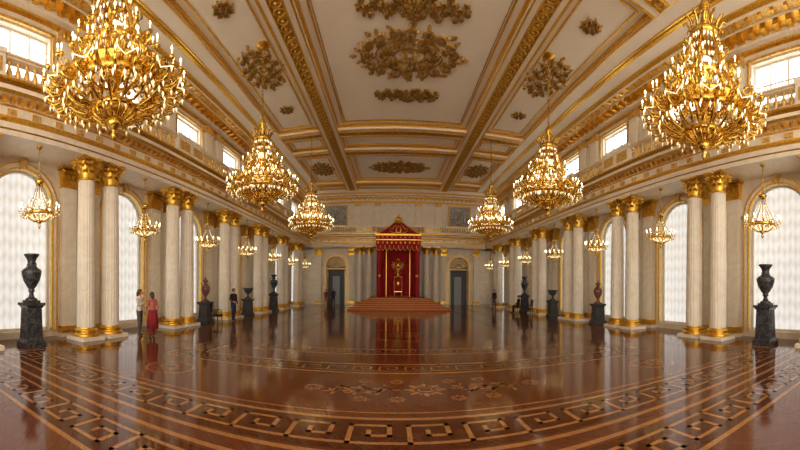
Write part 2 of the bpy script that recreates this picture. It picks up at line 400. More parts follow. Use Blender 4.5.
for T, e0, e1 in ((TS(-1), Y0, Y1), (TS(1), Y0, Y1), (TFar, -WALL, WALL)):
    mb = MB(); extrude(mb, ENT, T, e0, e1)
    n = int((e1-e0)/.28)
    def bx(u0, u1, a0, a1, z0, z1, mat):
        p = [T(u, a, z) for z in (z0, z1) for a in (a0, a1) for u in (u0, u1)]
        mb.add(p, [(0,1,3,2),(4,5,7,6),(0,1,5,4),(2,3,7,6),(0,2,6,4),(1,3,7,5)], mat)
    for i in range(n):
        a = e0+.28*i+.05; bx(8.98, 9.2, a, a+.15, 7.19, 7.31, 'gold')
    n2 = int((e1-e0)/.8)
    for i in range(n2):
        a = e0+.8*i+.4; bx(9.22, 9.27, a-.14, a+.14, 6.91, 7.07, 'goldwhite')
    mb.obj('trim_%d' % tn, zm=True); tn += 1
    mb = MB(); extrude(mb, CRN, T, e0, e1)
    for i in range(int((e1-e0)/.5)):
        a = e0+.5*i+.1; bx(10.12, 10.5, a, a+.2, 11.5, 11.68, 'gold'); bx(9.78, 9.95, a+.02, a+.14, 11.72, 11.82, 'gold')
    mb.obj('trim_%d' % tn, zm=True); tn += 1

# ------------------------------------------------------------------ ceiling
mb = MB()
mb.add([(-WALL,Y0,CEIL),(WALL,Y0,CEIL),(WALL,Y1,CEIL),(-WALL,Y1,CEIL)], [(0,3,2,1)], 'plaster')
def rib(x0, x1, y0, y1, gold_mid=True, zl=12.22):
    mb.box(x0, x1, y0, y1, zl, CEIL, 'plaster')
    lx, ly = x1-x0, y1-y0
    g = .07
    if ly > lx:
        for a in (x0, x1-g): mb.box(a, a+g, y0, y1, zl-.05, zl, 'gold')
        if gold_mid:
            c = (x0+x1)/2; w = lx*.2; mb.box(c-w, c+w, y0, y1, zl-.02, zl, 'golddark')
            n = int(ly/.42)
            for i in range(n):
                yy = y0+.21+i*ly/n
                mb.ribbon([(c+w*.9*cos(t*pi/4), yy+.19*sin(t*pi/4)) for t in range(9)], .07, zl-.02, .05, 'gold', False)
                mb.petal(c-.07, yy, 0, .14, .12, zl-.02, .06, 'gold')
            for a in (c-w-.05, c+w): mb.box(a, a+.05, y0, y1, zl-.06, zl, 'gold')
    else:
        for a in (y0, y1-g): mb.box(x0, x1, a, a+g, zl-.05, zl, 'gold')
        if gold_mid:
            c = (y0+y1)/2; w = ly*.16; mb.box(x0, x1, c-w, c+w, zl-.02, zl, 'golddark')
            n = max(1, int(lx/.42))
            for i in range(n):
                xx = x0+.21+i*lx/n
                mb.ribbon([(xx+.19*cos(t*pi/4), c+w*.9*sin(t*pi/4)) for t in range(9)], .07, zl-.02, .05, 'gold', False)
            for a in (c-w-.05, c+w): mb.box(x0, x1, a, a+.05, zl-.06, zl, 'gold')
RX0, RX1 = 4.15, 5.35; SX0, SX1 = 8.15, 8.93
for s in (-1, 1):
    a, b2 = sorted((s*RX0, s*RX1)); rib(a, b2, Y0, 35.2)
    a, b2 = sorted((s*SX0, s*SX1)); rib(a, b2, Y0, 35.2, False, 12.3)
cross = [(-5.5,-4.5),(7.7,8.9),(21.3,22.4),(24.5,25.6),(32.2,33.2)]
for y0, y1 in cross:
    rib(-RX0, RX0, y0, y1)
    for s in (-1, 1):
        a, b2 = sorted((s*RX1, s*SX0)); rib(a, b2, y0, y1)
def gframe(x0, x1, y0, y1, w, d, mat='gold'):
    z = CEIL
    mb.box(x0, x1, y0, y0+w, z-d, z, mat); mb.box(x0, x1, y1-w, y1, z-d, z, mat)
    mb.box(x0, x0+w, y0+w, y1-w, z-d, z, mat); mb.box(x1-w, x1, y0+w, y1-w, z-d, z, mat)
panels_y = [(-4.5,7.7),(8.9,21.3),(22.4,24.5),(25.6,32.2),(33.2,35.2)]
for y0, y1 in panels_y:
    for x0, x1 in ((-RX0, RX0), (RX1, SX0), (-SX0, -RX1)):
        gframe(x0, x1, y0, y1, .12, .16)
        if y1-y0 > 3 :
            gframe(x0+.4, x1-.4, y0+.4, y1-.4, .07, .05)
            if x1-x0 > 4: gframe(x0+.53, x1-.53, y0+.53, y1-.53, .03, .03, 'golddark')
        else: gframe(x0+.3, x1-.3, y0+.3, y1-.3, .05, .05)
mb.obj('ceiling', zm=True)
RT = .11
def spiral(cx, cy, R, a0, turns, dirn, n=16):
    return [(cx+R*(1-.82*i/n)*cos(a0+dirn*turns*2*pi*i/n), cy+R*(1-.82*i/n)*sin(a0+dirn*turns*2*pi*i/n)) for i in range(n+1)]
def filigree(A, B, n, mat='golddark', rings=2):
    t = MB(); z = 0; th = RT
    c0 = min(A, B)*.22
    for i in range(10):
        a = 2*pi*i/10; t.petal(c0*.25*cos(a), c0*.25*sin(a), a, c0, c0*.45, z, th, mat)
    for rr in range(rings):
        k = (.42, .76)[rr] if rings == 2 else .6
        m_ = n+rr*6
        R = min(A, B)*(.19 if rings == 2 else .28)
        for i in range(m_):
            a = 2*pi*(i+.5*rr)/m_; cx, cy = A*k*cos(a), B*k*sin(a)
            d = 1 if i % 2 else -1
            t.ribbon(spiral(cx, cy, R, a+pi, 1.4, d), R*.40, z, th, mat)
            t.petal(cx+R*.6*cos(a), cy+R*.6*sin(a), a+.5*d, R*1.25, R*.6, z, th, mat)
            t.petal(cx+R*.4*cos(a+1), cy+R*.4*sin(a+1), a+1.3*d, R*.9, R*.5, z, th, mat)
            t.petal(cx, cy, a+2.4*d, R*.9, R*.5, z, th, mat)
    if rings == 2:
        N = 60
        for k in (.26, .58):
            t.ribbon([(A*k*cos(2*pi*i/N), B*k*sin(2*pi*i/N)) for i in range(N+1)], .06, z, th*.6, mat, False)
        for i in range(8):
            a = 2*pi*i/8; t.petal(A*.9*cos(a), B*.9*sin(a), a, min(A,B)*.22, min(A,B)*.16, z, th, mat)
    return t
big = filigree(2.6, 1.75, 12).mesh('ceiling_medallion')
sidem = filigree(1.0, 1.75, 8).mesh('ceiling_medallion_oval')
small = filigree(.48, .42, 8, rings=1).mesh('ceiling_rosette')
def garland(L, W):
    t = MB(); mat = 'golddark'
    for s in (-1, 1):
        pts = [(s*L*i/20, W*.38*sin(i*.9)*(1-.4*i/20)) for i in range(21)]
        t.ribbon(pts, .10, 0, RT*.7, mat)
        for i in range(1, 20):
            x, y = pts[i]; R = W*.34*(1-.45*i/20); q = 1 if i % 2 else -1
            t.ribbon(spiral(x, y+q*.3*W, R*.85, 0, 1.2, s*q), R*.3, 0, RT, mat)
            t.petal(x, y, s*.7*q, R*1.5, R*.5, 0, RT, mat)
            t.petal(x, y, pi+s*.7*q, R*1.3, R*.4, 0, RT, mat)
    for i in range(8): t.petal(0, 0, 2*pi*i/8, W*.6, W*.3, 0, RT, mat)
    return t
gar = garland(2.15, .75).mesh('ceiling_garland'); garS = garland(1.7, .75).mesh('ceiling_garland_short')
CZ = RCEIL-.003
inst('ceiling_medallion', big, (.12, 15.0, CZ)); inst('ceiling_medallion', big, (0, 1.6, CZ)); inst('ceiling_medallion', big, (0, 28.9, CZ), scale=(1, .8, 1))
inst('ceiling_garland', gar, (.12, 12.35, CZ)); inst('ceiling_garland', garS, (.1, 18.0, CZ))
for s in (-1, 1):
    for y in (1.6, 14.9, 28.9): inst('ceiling_medallion_oval', sidem, (s*6.75, y, CZ))
    for y in (-1.9, 5, 11.0, 18.7): inst('ceiling_rosette', small, (s*6.75, y, CZ))

# ------------------------------------------------------------------ columns
def leaf(t, ang, r0, z0, h, w, out, mat='gold', flat=None):
    vs = []; rows = 6
    for j in range(rows+1):
        q = j/rows
        r = r0+.015+out*(max(0, q-.45)/.55)**1.6*1.0+.02*q
        z = z0+h*(q if q < .85 else .85-(q-.85)*.9)
        ww = w*(1-.55*q*q)*(1 if j < rows else .5)
        for k in (-1, 0, 1):
            if flat is None:
                a = ang+k*ww*.5/r0; rr = r-(0 if k == 0 else .02)
                vs.append((rr*cos(a), rr*sin(a), z))
            else:
                vs.append((flat(ang+k*ww*.5, (r-r0)-(0 if k == 0 else .02), z)))
    fs = []
    for j in range(rows):
        for k in range(2):
            o = j*3+k; fs.append((o, o+1, o+4, o+3))
    t.add(vs, fs, mat, True)
def volute(t, cx, cy, cz, ang, R, mat='gold'):
    pts = []
    for i in range(15):
        q = i/14; a = pi*.5+q*2.4*pi; rr = R*(1-.75*q)
        pts.append((cx+cos(ang)*rr*cos(a), cy+sin(ang)*rr*cos(a), cz+rr*sin(a)))
    t.tube(pts, [.035*(1-.4*i/14) for i in range(15)], mat, 5)
def column_mesh():
    t = MB()
    t.box(-.47, .47, -.47, .47, 0, .13, 'marble')
    t.lathe([(.455,.13),(.47,.17),(.46,.22),(.40,.24),(.375,.27),(.39,.30),(.415,.33),(.405,.37),(.345,.39),(.34,.44)], 32, 'gold')
    prof = [(.325*(1-.13*(q**1.6)), .44+5.14*q) for q in [i/8 for i in range(9)]]
    fmod = lambda i: (1, .94, .915, .94)[i % 4]
    t.lathe(prof, 80, 'marble', mod=fmod)
    t.lathe([(.285,5.56),(.315,5.58),(.32,5.62),(.29,5.64)], 32, 'gold')
    t.lathe([(.27,5.62),(.275,5.9),(.30,6.08),(.36,6.2)], 24, 'gold')
    for i in range(8): leaf(t, 2*pi*i/8, .28, 5.64, .30, .21, .13)
    for i in range(8): leaf(t, 2*pi*(i+.5)/8, .28, 5.66, .52, .20, .17)
    for i in range(8): leaf(t, 2*pi*i/8, .31, 5.9, .28, .12, .12)
    for i in range(4):
        a = pi/4+i*pi/2
        volute(t, .44*cos(a), .44*sin(a), 6.13, a, .085)
        a = i*pi/2; volute(t, .36*cos(a), .36*sin(a), 6.14, a+pi/2, .05)
        t.ellipsoid((.40*cos(a), .40*sin(a), 6.27), (.06,.06,.05), 'gold', 8, 5)
    n = 9; ring = []
    for sidx in range(4):
        base = sidx*pi/2-pi/4
        p0 = Vector((.56*cos(base), .56*sin(base))); p1 = Vector((.56*cos(base+pi/2), .56*sin(base+pi/2)))
        mid = (p0+p1)/2
        for i in range(n):
            q = i/n; p = p0.lerp(p1, q); p = p - mid.normalized()*.07*sin(pi*q); ring.append(p)
    N = len(ring)
    vs = [(p.x*k, p.y*k, z) for k, z in ((.92, 6.22), (1, 6.27), (1, 6.349)) for p in ring]
    fs = [(j*N+i, j*N+(i+1) % N, (j+1)*N+(i+1) % N, (j+1)*N+i) for j in range(2) for i in range(N)]
    fs.append(tuple(2*N+i for i in range(N))); fs.append(tuple(range(N))[::-1])
    t.add(vs, fs, 'gold')
    return t
cm = column_mesh().mesh('column', True)
for s in (-1, 1):
    for p in pairs:
        for d in (-.55, .55): inst('column', cm, (s*CX, p+d, 0))
for x in (-4.0, -3.0, 3.0, 4.0): inst('column', cm, (x, 34.95, 0))
def pilaster_mesh():
    t = MB(); D = .24; W = .30
    t.box(0, D+.12, -.42, .42, 0, .13, 'marble')
    t.box(0, D+.09, -.39, .39, .13, .24, 'gold'); t.box(0, D+.03, -.34, .34, .24, .30, 'goldwhite'); t.box(0, D+.06, -.36, .36, .30, .38, 'gold')
    t.box(0, D, -W, W, .38, 5.6, 'marble')
    for k in range(7):
        y = -W+.05+k*(2*W-.1)/6
        t.box(D, D+.02, y-.012, y+.012, .6, 5.4, 'marble')
    t.box(0, D+.02, -W-.02, W+.02, 5.56, 5.62, 'gold'); t.frustum(D*.5, W-.02, 5.62, D*.5+.04, W+.05, 6.22, 'gold', D*.5, 0)
    fl_ = lambda a, r, z: (D+.02+r, a, z)
    for y in (-.2, 0, .2): leaf(t, y, 1, 5.62, .3, .2, .10, flat=fl_)
    for y in (-.28, -.1, .1, .28): leaf(t, y, 1, 5.64, .5, .18, .14, flat=fl_)
    for y in (-.33, .33): volute(t, D+.1, y, 6.13, pi/4, .08)
    t.box(0, D+.16, -.42, .42, 6.24, 6.349, 'gold')
    return t
pm = pilaster_mesh().mesh('pilaster', True)
for s in (-1, 1):
    for p in pairs:
        for d in (-.55, .55): inst('pilaster', pm, (s*WALL, p+d, 0), (0, 0, pi if s > 0 else 0))
for x in (-8.6, -5.0, 5.0, 8.6, -3.0, 3.0, -4.0, 4.0): inst('pilaster', pm, (x, Y1, 0), (0, 0, -pi/2))
def upil():
    t = MB()
    for y in (-.62, .62):
        t.box(0, .22, y-.3, y+.3, 8.6, 11.0, 'marble'); t.box(.22, .235, y-.2, y+.2, 8.95, 10.6, 'plaster')
        t.box(0, .28, y-.34, y+.34, 10.8, 11.2, 'goldwhite'); t.box(0, .27, y-.34, y+.34, 8.5, 8.68, 'marble')
        for k in range(3): t.ellipsoid((.27, y-.2+.2*k, 10.98), (.05,.09,.14), 'gold', 8, 6)
    t.box(0, .3, -1.05, 1.05, 7.68, 8.5, 'marble')
    t.box(.0, .1, -.26, .26, 9.0, 10.6, 'wallstone')
    return t
um = upil().mesh('upper_pilaster_pair', True)
for s in (-1, 1):
    for p in pairs: inst('upper_pilaster_pair', um, (s*WALL, p, 0), (0, 0, pi if s > 0 else 0))

# ------------------------------------------------------------------ balustrade
def balustrade_mesh(L):
    t = MB()
    t.box(-.14, .14, -L/2, L/2, 0, .14, 'marble'); t.box(-.15, .15, -L/2, L/2, .66, .80, 'marble')
    t.box(-.16, -.14, -L/2, L/2, .70, .73, 'gold'); t.box(.14, .16, -L/2, L/2, .70, .73, 'gold')
    n = int(L/.26)
    for i in range(n):
        y = -L/2+(i+.5)*L/n
        t.lathe([(.06,.14),(.07,.17),(.04,.20),(.05,.24),(.088,.33),(.075,.40),(.04,.50),(.035,.55),(.06,.58),(.06,.66)], 10, 'goldwhite', (0, y, 0))
    return t
bm_ = balustrade_mesh(BAY-2.02).mesh('balustrade')
ped = MB(); ped.box(-.2, .2, -1.0, 1.0, 0, .12, 'marble'); ped.box(-.17, .17, -.97, .97, .12, .72, 'marble'); ped.box(-.21, .21, -1.0, 1.0, .72, .86, 'marble')
for sx in (-1, 1):
    for y in (-.5, .5): ped.box(sx*.17, sx*.185, y-.36, y+.36, .22, .62, 'goldwhite')
pdm = ped.mesh('balustrade_pedestal')
for s in (-1, 1):
    for c in bays: inst('balustrade', bm_, (s*9.15, c, GAL))
    for p in pairs: inst('balustrade_pedestal', pdm, (s*9.15, p, GAL))
bf = balustrade_mesh(5.2).mesh('balustrade_far')
for x in (-6.6, 6.6, 0): inst('balustrade', bf, (x, 34.45, GAL), (0, 0, pi/2))
for x in (-3.5, 3.5): inst('balustrade_pedestal', pdm, (x, 34.45, GAL), (0, 0, pi/2), (1, .88, 1))

# ------------------------------------------------------------------ windows
def arch_window():
    t = MB(); ny = 80
    cols = []
    for i in range(ny+1):
        y = -WR+2*WR*i/ny; zt = WS+sqrt(max(0, WR*WR-y*y)); cols.append((y, zt))
    nz = 20; vs = []; fs = []
    for i, (y, zt) in enumerate(cols):
        for j in range(nz+1):
            q = j/nz; z = SILL+(zt-SILL)*q
            vs.append((.025*sin(y*2*pi/.23), y, z))
    for i in range(ny):
        for j in range(nz): fs.append((i*(nz+1)+j, (i+1)*(nz+1)+j, (i+1)*(nz+1)+j+1, i*(nz+1)+j+1))
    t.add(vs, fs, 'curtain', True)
    fx0, fx1 = .08, .16
    for y in (-WR+.04, WR-.04): t.box(fx0, fx1, y-.04, y+.04, SILL, WS, 'frame')
    t.box(fx0, fx1, -WR, WR, SILL, SILL+.1, 'frame')
    a = arch_pts(WR-.04, WS, 20); t.tube([(.12, p, z) for p, z in a], .045, 'frame', 6)
    return t
wm = arch_window().mesh('window_arched', True)
def up_window():
    t = MB(); w = UW
    t.box(-.01, 0, -w, w, UZ0, UZ1, 'daylight')
    for y in (-w+.05, -w/3, w/3, w-.05): t.box(0, .05, y-.03, y+.03, UZ0, UZ1, 'frame')
    for z in (UZ0+.04, (UZ0+UZ1)/2, UZ1-.04): t.box(0, .05, -w, w, z-.028, z+.028, 'frame')
    return t
uwm = up_window().mesh('window_upper', True)
wn = 1
for s in (-1, 1):
    for c in bays:
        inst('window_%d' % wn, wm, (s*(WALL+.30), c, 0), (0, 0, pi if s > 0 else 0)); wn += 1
        inst('window_%d' % wn, uwm, (s*(WALL+.25), c, 0), (0, 0, pi if s > 0 else 0)); wn += 1

# ------------------------------------------------------------------ doors on far wall
def door():
    t = MB()
    w = 1.04
    t.box(-w, w, .42, .46, 0, 5.4, 'doordark')
    for s in (-1, 1):
        t.box(s*.98, s*.90, .0, .40, 0, 3.85, 'doorwood')
        for z in (.5, 1.7, 2.9): t.box(s*.90, s*.885, .06, .34, z, z+.85, 'gold')
    t.box(-.45, .35, .40, .42, 0, 3.2, 'doorwood')
    t.box(-w, w, .06, .18, 3.95, 4.15, 'goldwhite')
    for i in range(9):
        a = pi*i/8; t.tube([(.15*cos(a), .12, 4.35+.15*sin(a)), (1.0*cos(a), .12, 4.35+1.0*sin(a))], .03, 'gold', 5)
    for R in (.35, .68, 1.0): t.tube([(R*cos(pi*i/16), .12, 4.35+R*sin(pi*i/16)) for i in range(17)], .035, 'gold', 5)
    vs = [(0, .2, 4.2)]+[(1.04*cos(pi*i/16), .2, 4.3+1.04*sin(pi*i/16)) for i in range(17)]
    t.add(vs, [(0, i, i+1) for i in range(1, 17)], 'frame')
    return t
dm = door().mesh('door_arched', True)
inst('door_1', dm, (-6.7, Y1, 0)); inst('door_2', dm, (6.7, Y1, 0))
def relief():
    t = MB(); t.box(-1.15, 1.15, -.04, 0, 8.85, 10.95, 'relief')
    for x in (-1.2, 1.2): t.box(x-.07, x+.07, -.1, 0, 8.75, 11.05, 'goldwhite')
    for z in (8.8, 11.0): t.box(-1.27, 1.27, -.1, 0, z-.07, z+.07, 'goldwhite')
    for i in range(6):
        x = -.9+.36*i; t.ellipsoid((x, -.07, 9.75), (.11,.08,.42), 'relief', 8, 6); t.ellipsoid((x, -.09, 10.3), (.08,.07,.10), 'relief', 8, 6)
        t.ellipsoid((x+.1, -.07, 9.2), (.07,.06,.3), 'relief', 8, 6)
    return t
rm = relief().mesh('relief_panel', True)
inst('relief_panel', rm, (-6.7, Y1, 0)); inst('relief_panel', rm, (6.7, Y1, 0))

# ------------------------------------------------------------------ throne dais
t = MB(); NS = 6; SH = .15
for i in range(NS):
    h = 4.1-.28*i; y0 = 26.2+.5*i
    t.box(-h, h, y0, 34.3, i*SH, (i+1)*SH, 'redcarpet')
    t.box(-h-.006, h+.006, y0-.008, y0+.015, (i+1)*SH-.014, (i+1)*SH+.002, 'goldwhite')
dais = t.obj('throne_dais')
DZ = NS*SH
t = MB(); cw = 2.1; yb = 34.2; yf = 32.6
def cloth(x0, x1, z0, z1, y, amp, freq, mat, n=50):
    vs = []; 
    for i in range(n+1):
        q = i/n; x = x0+(x1-x0)*q; o = amp*sin(q*freq*2*pi)
        for z in (z0, z1): vs.append((x, y+o, z))
    t.add(vs, [(2*i, 2*i+2, 2*i+3, 2*i+1) for i in range(n)], mat, True)
cloth(-cw, cw, DZ, 6.0, yb, .06, 14, 'red', 120)
for s in (-1, 1):
    vs = []; nn = 50
    for i in range(nn+1):
        q = i/nn; y = yb+(yf+.7-yb)*q; o = .05*sin(q*5*2*pi)
        for z in (DZ, 6.0): vs.append((s*cw+o, y, z))
    t.add(vs, [(2*i, 2*i+2, 2*i+3, 2*i+1) for i in range(nn)], 'red', True)
    t.lathe([(.22,DZ),(.26,1.6),(.2,2.6),(.12,3.0),(.2,3.6),(.3,5.0),(.32,6.0)], 16, 'red', (s*(cw-.25), yf+.35, 0), mod=lambda i: 1 if i % 2 else .8)
    t.lathe([(.14,2.9),(.17,3.0),(.14,3.1)], 12, 'gold', (s*(cw-.25), yf+.35, 0))
    t.box(s*1.2-.03, s*1.2+.03, yb-.12, yb-.08, DZ, 5.8, 'gold')
t.box(-cw-.15, cw+.15, yf-.1, yb+.2, 6.9, 7.08, 'gold'); t.box(-cw-.08, cw+.08, yf-.04, yb+.2, 5.95, 6.95, 'red')
t.box(-cw-.12, cw+.12, yf-.07, yb+.2, 6.45, 6.55, 'gold')
n = 10
for i in range(n):
    x0 = -cw-.08+(2*cw+.16)*i/n; x1 = x0+(2*cw+.16)/n; xm = (x0+x1)/2; w = (x1-x0)/2
    ap = [(xm-w*cos(pi*k/8), 5.96-.5*sin(pi*k/8)) for k in range(9)]
    vs = [(x, yf-.05, z) for x, z in ap]+[(x, yf-.05, 5.96) for x, z in ap]
    t.add(vs, [(k, k+1, k+10, k+9) for k in range(8)], 'red')
    t.tube([(x, yf-.06, z) for x, z in ap], .035, 'gold', 5)
    t.ellipsoid((x0, yf-.08, 5.8), (.05,.05,.14), 'gold', 8, 6)
    t.ellipsoid((xm, yf-.07, 6.22), (.09,.03,.13), 'gold', 8, 6); t.ellipsoid((xm, yf-.07, 6.75), (.1,.03,.07), 'gold', 8, 6)
for j in range(5):
    y0 = yf+(yb-yf)*j/5; y1 = yf+(yb-yf)*(j+1)/5
    for s in (-1, 1):
        ap = [((y0+y1)/2-(y1-y0)/2*cos(pi*k/8), 5.96-.4*sin(pi*k/8)) for k in range(9)]
        vs = [(s*(cw+.09), y, z) for y, z in ap]+[(s*(cw+.09), y, 5.96) for y, z in ap]
        t.add(vs, [(k, k+1, k+10, k+9) for k in range(8)], 'red')
        t.tube([(s*(cw+.1), y, z) for y, z in ap], .03, 'gold', 5)
ym = (yf+yb)/2
hx, hy = cw, .8
for (k0, z0, k1, z1) in ((1, 7.08, .72, 7.4), (.72, 7.4, .42, 7.85), (.42, 7.85, .2, 8.25)):
    t.frustum(hx*k0, hy*k0, z0, hx*k1, hy*k1, z1, 'red', 0, ym)
for sx in (-1, 1):
    for sy in (-1, 1):
        t.tube([(sx*hx*k, ym+sy*hy*k, z) for k, z in ((1, 7.1), (.72, 7.42), (.42, 7.87), (.2, 8.27))], .05, 'gold', 6)
        t.lathe([(.05,0),(.12,.1),(.12,.2),(.05,.3),(.09,.42),(.01,.6)], 10, 'gold', (sx*(cw+.02), ym+sy*.72, 7.08))
t.lathe([(.5,8.22),(.5,8.32),(.32,8.4),(.42,8.6),(.38,8.75),(.12,8.9),(.05,9.0),(.12,9.08),(.01,9.2)], 16, 'gold', (0, ym, 0))
for s in (-1, 1):
    t.tube([(s*x, yf-.12, z) for x, z in ((.1,7.1),(.5,7.15),(.9,7.35),(.8,7.6),(.6,7.5),(.45,7.75),(.2,7.95))], [.07,.07,.06,.05,.05,.05,.03], 'gold', 6)
t.ellipsoid((0, yf-.12, 7.45), (.32,.07,.42), 'gold', 14, 8); t.ellipsoid((0, yf-.17, 7.45), (.2,.05,.28), 'red', 12, 8)
ez = 3.9; ey = yb-.12
t.ellipsoid((0, ey, ez), (.22,.05,.36), 'gold', 12, 8); t.ellipsoid((0, ey-.04, ez), (.13,.04,.18), 'red', 10, 6)
for s in (-1, 1):
    t.tube([(s*.08,ey,ez+.28),(s*.16,ey,ez+.45),(s*.2,ey,ez+.58),(s*.32,ey,ez+.56)], [.07,.05,.06,.02], 'gold', 6)
    for k in range(6):
        a = .9-k*.38; L = .72-.05*k
        t.tube([(s*.15,ey,ez+.12-.04*k),(s*(.15+L*.6*cos(a)),ey,ez+.15+L*.55*sin(a)),(s*(.15+L*cos(a-.3)),ey,ez+.1+L*sin(a-.25))], [.05,.055,.015], 'gold', 5)
    t.tube([(s*.08,ey,ez-.3),(s*.25,ey,ez-.5),(s*.3,ey,ez-.62)], [.04,.03,.02], 'gold', 5)
    t.tube([(0,ey,ez-.3),(s*.12,ey,ez-.7)], [.06,.03], 'gold', 5)
t.lathe([(.14,0),(.17,.1),(.1,.2),(.02,.26)], 10, 'gold', (0, ey, ez+.7))
t.obj('throne_canopy')
t = MB(); ty = 33.0; b0 = DZ
t.box(-.9, .9, ty-.7, ty+.8, b0, b0+.15, 'redcarpet')
b0 += .15
for sx in (-1, 1):
    for sy in (-1, 1):
        t.lathe([(.05,0),(.07,.06),(.045,.14),(.07,.28),(.08,.38)], 10, 'gold', (sx*.34, ty+sy*.28, b0))
    t.tube([(sx*.38, ty+.28, b0+.72), (sx*.40, ty-.1, b0+.74), (sx*.41, ty-.34, b0+.70), (sx*.38, ty-.36, b0+.58), (sx*.36, ty-.28, b0+.42)], .045, 'gold', 8)
    t.tube([(sx*.38, ty+.3, b0+.4), (sx*.40, ty+.34, b0+1.2), (sx*.36, ty+.36, b0+1.75)], .05, 'gold', 8)
    t.ellipsoid((sx*.36, ty+.36, b0+1.83), (.07,.07,.09), 'gold', 10, 6)
t.box(-.42, .42, ty-.34, ty+.34, b0+.36, b0+.44, 'gold'); t.frustum(.38, .3, b0+.44, .33, .26, b0+.55, 'red', 0, ty)
t.box(-.33, .33, ty+.27, ty+.33, b0+.6, b0+1.65, 'red')
t.tube([(-.36, ty+.34, b0+1.7), (-.2, ty+.34, b0+1.88), (0, ty+.34, b0+2.0), (.2, ty+.34, b0+1.88), (.36, ty+.34, b0+1.7)], .06, 'gold', 8)
t.ellipsoid((0, ty+.33, b0+2.1), (.13,.06,.14), 'gold', 10, 8); t.ellipsoid((0, ty+.25, b0+1.2), (.14,.03,.2), 'gold', 10, 8)
t.obj('throne')
t = MB(); t.box(-.28,.28,ty-1.15,ty-.85,DZ+.07,DZ+.15,'red')
for sx in (-.22,.22):
    for sy in (-1.11,-.9): t.lathe([(.03,0),(.035,.07)], 8, 'gold', (sx, ty+sy, DZ))
t.obj('footstool')

# ------------------------------------------------------------------ chandeliers
def candle(t, a, R, z, h=.15):
    x, y = R*cos(a), R*sin(a)
    t.lathe([(.012,-.05),(.05,-.01),(.062,.02),(.03,.03),(.03,.06)], 8, 'brass', (x, y, z))
    t.lathe([(.016,.05),(.016,h),(.001,h+.005)], 6, 'candle', (x, y, z))
    t.lathe([(.001,h),(.020,h+.03),(.014,h+.06),(.001,h+.09)], 6, 'flame', (x, y, z))
def arm(t, a, R0, z0, R1, z1, r=.018):
    def P(R, z, da=0): return (R*cos(a+da), R*sin(a+da), z)
    dR = R1-R0
    t.tube([P(R0,z0), P(R0+dR*.3,z0-.13), P(R0+dR*.65,z0-.12), P(R1,z1-.12), P(R1,z1-.05)], [r*1.5,r*1.3,r,r,r], 'brass', 6)
    t.tube([P(R0+dR*.15,z0+.02), P(R0+dR*.4,z0+.10), P(R0+dR*.6,z0+.03), P(R0+dR*.45,z0-.03), P(R0+dR*.38,z0+.02)], r*.9, 'brass', 5)
